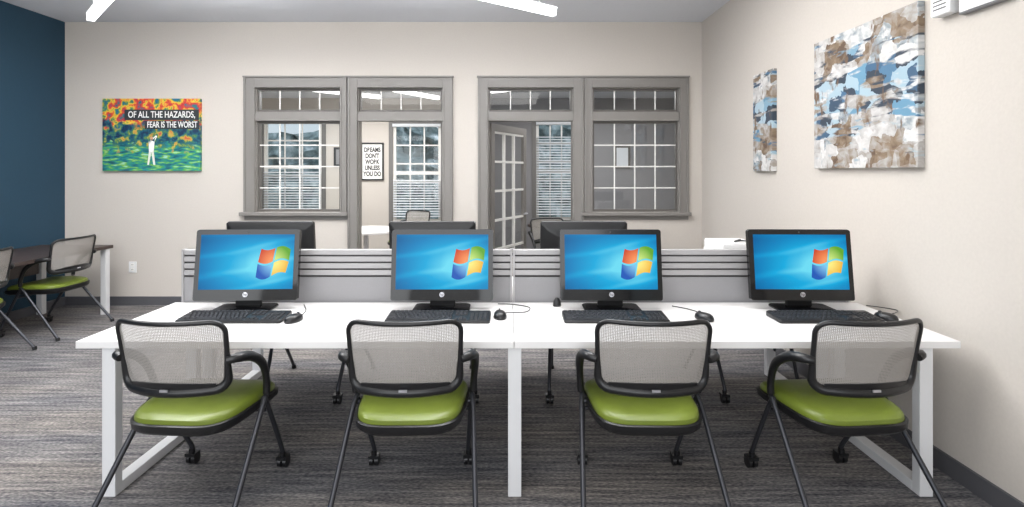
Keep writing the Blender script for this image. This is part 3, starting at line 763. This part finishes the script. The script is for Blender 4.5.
e = thing('power_outlet', 'white duplex power outlet on the beige wall', 'outlet', (PX(133, DB), DB, PZ(267, DB)))
b = MB(); b.box(-0.045, 0.045, -0.008, 0, -0.065, 0.065, M_white); b.obj('cover_plate', parent=e, bevel=0.003)
for z in (-0.028, 0.028):
    b = MB(); b.box(-0.018, 0.018, -0.011, -0.008, z - 0.018, z + 0.018, M_paper)
    b.box(-0.009, -0.005, -0.012, -0.011, z - 0.006, z + 0.008, M_strip); b.box(0.005, 0.009, -0.012, -0.011, z - 0.006, z + 0.008, M_strip)
    b.obj('socket', parent=e)

pcx, pcz = fx(372.5), fz(161.5)
e = thing('framed_poster', 'black framed white typographic poster in the glazed room', 'poster', (pcx, DF, pcz))
w, h = 0.2, 0.33
b = MB(); t = 0.025
b.box(-w, -w + t, -0.03, 0, -h, h, M_black); b.box(w - t, w, -0.03, 0, -h, h, M_black); b.box(-w + t, w - t, -0.03, 0, -h, -h + t, M_black); b.box(-w + t, w - t, -0.03, 0, h - t, h, M_black)
b.obj('picture_frame', parent=e)
b = MB(); b.box(-w + t, w - t, -0.012, 0, -h + t, h - t, M_paper); b.obj('print', parent=e)
for k, s in enumerate(('DREAMS', "DON'T", 'WORK', 'UNLESS', 'YOU DO')):
    text_obj('lettering', s, 0.11, M_textk, e, (0, -0.014, 0.20 - 0.105 * k), (math.radians(90), 0, 0), sx=0.70, bold=0.004)

e = thing('framed_picture', 'small dark framed picture on the far office wall', 'picture', (fx(341), DF, fz(157)))
b = MB(); b.box(-0.12, 0.12, -0.025, 0, -0.17, 0.17, M_black); b.obj('picture_frame', parent=e)
b = MB(); b.box(-0.08, 0.08, -0.028, -0.025, -0.13, 0.13, M_grey_wall); b.obj('print', parent=e)
e = thing('framed_picture', 'dark framed picture on the grey study wall', 'picture', (fx(622), DF, fz(157)))
b = MB(); b.box(-0.14, 0.14, -0.025, 0, -0.2, 0.2, M_sash); b.obj('picture_frame', parent=e)
b = MB(); b.box(-0.1, 0.1, -0.028, -0.025, -0.16, 0.16, M_blind); b.obj('print', parent=e)

def rtable(x, y, r, m, label):
    e = thing('round_table', label, 'table', (x, y, 0))
    b = MB(); b.layers([(r * math.cos(k * math.pi / 20), r * math.sin(k * math.pi / 20)) for k in range(40)], [(0.99, 0.72), (1, 0.725), (1, 0.745), (0.99, 0.75)], m); b.obj('tabletop', parent=e, smooth=True)
    b = MB(); b.cyl((0, 0, 0.03), (0, 0, 0.72), 0.035, M_silver, 20); b.obj('column', parent=e, smooth=True)
    b = MB(); b.cyl((0, 0, 0), (0, 0, 0.03), 0.26, M_silver, 32, 0.22); b.obj('foot', parent=e, smooth=True)
rtable(-2.0, 7.4, 0.5, M_desk, 'white round meeting table in the glazed office')
rtable(0.75, 8.1, 0.45, M_brown, 'dark round table in the glazed study')
put(ch, (-1.6, 8.45, 0), math.radians(150), 'mesh-back chair at round white meeting table', 'chairs in the glazed room')

# ---------------------------------------------------------------- light fixtures and added fill
def fixture(p0, p1, z, hc, label, group):
    p0 = Vector((p0[0], p0[1], 0)); p1 = Vector((p1[0], p1[1], 0)); c = (p0 + p1) / 2; L = (p1 - p0).length / 2
    a = math.atan2(p1.y - p0.y, p1.x - p0.x)
    e = thing('pendant_light', label, 'ceiling light', (c.x, c.y, z), a, group)
    b = MB(); b.box(-L, L, -0.03, 0.03, 0.05, 0.07, M_white); b.obj('housing', parent=e, bevel=0.003)
    b = MB(); b.box(-L + 0.01, L - 0.01, -0.027, 0.027, 0, 0.05, M_lamp); b.obj('diffuser', parent=e)
    for s in (-0.8, 0.8):
        b = MB(); b.cyl((s * L, 0, 0.07), (s * L, 0, hc - z), 0.002, M_silver, 6); b.obj('suspension_wire', parent=e)
    return e
gl = 'linear pendant lights'
fixture((-3.66, 4.60), (-2.5, 3.5), 2.88, HC, 'white linear pendant light hung at an angle', gl)
fixture((0.40, 4.45), (-1.0, 3.45), 2.88, HC, 'white linear pendant light hung at an angle', gl)
fixture((-2.9, 7.3), (-2.0, 8.2), 2.70, 2.85, 'white linear light in the glazed office', gl)
fixture((-1.9, 7.0), (-1.1, 8.3), 2.70, 2.85, 'white linear light in the glazed office', gl)
fixture((-0.25, 7.6), (0.7, 7.0), 2.70, 2.85, 'white linear light in the glazed study', gl)

def area(name, loc, sx, sy, power, rot=(0, 0, 0), col=(1, 1, 1)):
    l = bpy.data.lights.new(name, 'AREA'); l.shape = 'RECTANGLE'; l.size = sx; l.size_y = sy; l.energy = power; l.color = col
    o = bpy.data.objects.new(name, l); coll.objects.link(o); o.location = loc; o.rotation_euler = rot
    return o
warm = (1, 0.985, 0.96)
area('ceiling_lamp', (-2.9, 3.4, 3.28), 3.0, 2.5, 134, col=warm)  # unseen soft fill added under the ceiling, likewise the two below
area('ceiling_lamp', (0.3, 3.4, 3.28), 2.4, 2.5, 92, col=warm)
area('ceiling_lamp', (-1.4, 0.0, 3.28), 4.2, 2.0, 70, col=warm)
area('pendant_uplight', (-3.1, 4.05, 2.97), 1.6, 0.3, 74, rot=(math.pi, 0, math.radians(43)))
area('pendant_uplight', (-0.35, 3.95, 2.97), 1.7, 0.3, 74, rot=(math.pi, 0, math.radians(-35)))
area('window_daylight', (-1.6, -2.5, 1.7), 6.2, 2.6, 160, rot=(math.radians(90), 0, 0), col=(0.97, 0.98, 1))  # unseen area lamp added behind the camera to lift right wall and under-desk shade
area('office_lamp', (-2.4, 7.6, 2.68), 2.5, 1.8, 95)  # fill added to light the glazed office, besides its linear fixtures
area('study_lamp', (1.2, 7.6, 2.68), 2.2, 1.5, 60)  # extra area fill added to brighten the study behind the glass

# ---------------------------------------------------------------- world
w = bpy.data.worlds.new('World'); scene.world = w; w.use_nodes = True; nt = w.node_tree
bg = nt.nodes['Background']; tc = nt.nodes.new('ShaderNodeTexCoord'); sp = nt.nodes.new('ShaderNodeSeparateXYZ')
nt.links.new(tc.outputs['Generated'], sp.inputs[0])
mr = nt.nodes.new('ShaderNodeMapRange'); mr.inputs['From Min'].default_value = -0.3; mr.inputs['From Max'].default_value = 0.4
nt.links.new(sp.outputs['Z'], mr.inputs['Value'])
r = ramp(nt, [(0.0, C(150, 150, 142)), (0.38, C(150, 160, 150)), (0.5, C(200, 212, 222)), (1.0, C(240, 246, 255))])
nt.links.new(mr.outputs[0], r.inputs['Fac']); nt.links.new(r.outputs['Color'], bg.inputs['Color'])
bg.inputs['Strength'].default_value = 1.25

# ---------------------------------------------------------------- camera
cam = bpy.data.cameras.new('camera'); co = bpy.data.objects.new('camera', cam); coll.objects.link(co)
co.location = (0, 0, H); co.rotation_euler = (math.radians(90), 0, 0)
cam.sensor_fit = 'HORIZONTAL'; cam.sensor_width = 36; cam.lens = F / 1024 * 36
cam.shift_x = (512 - X0) / 1024; cam.shift_y = -(253.5 - Y0) / 1024; cam.clip_start = 0.05
scene.camera = co
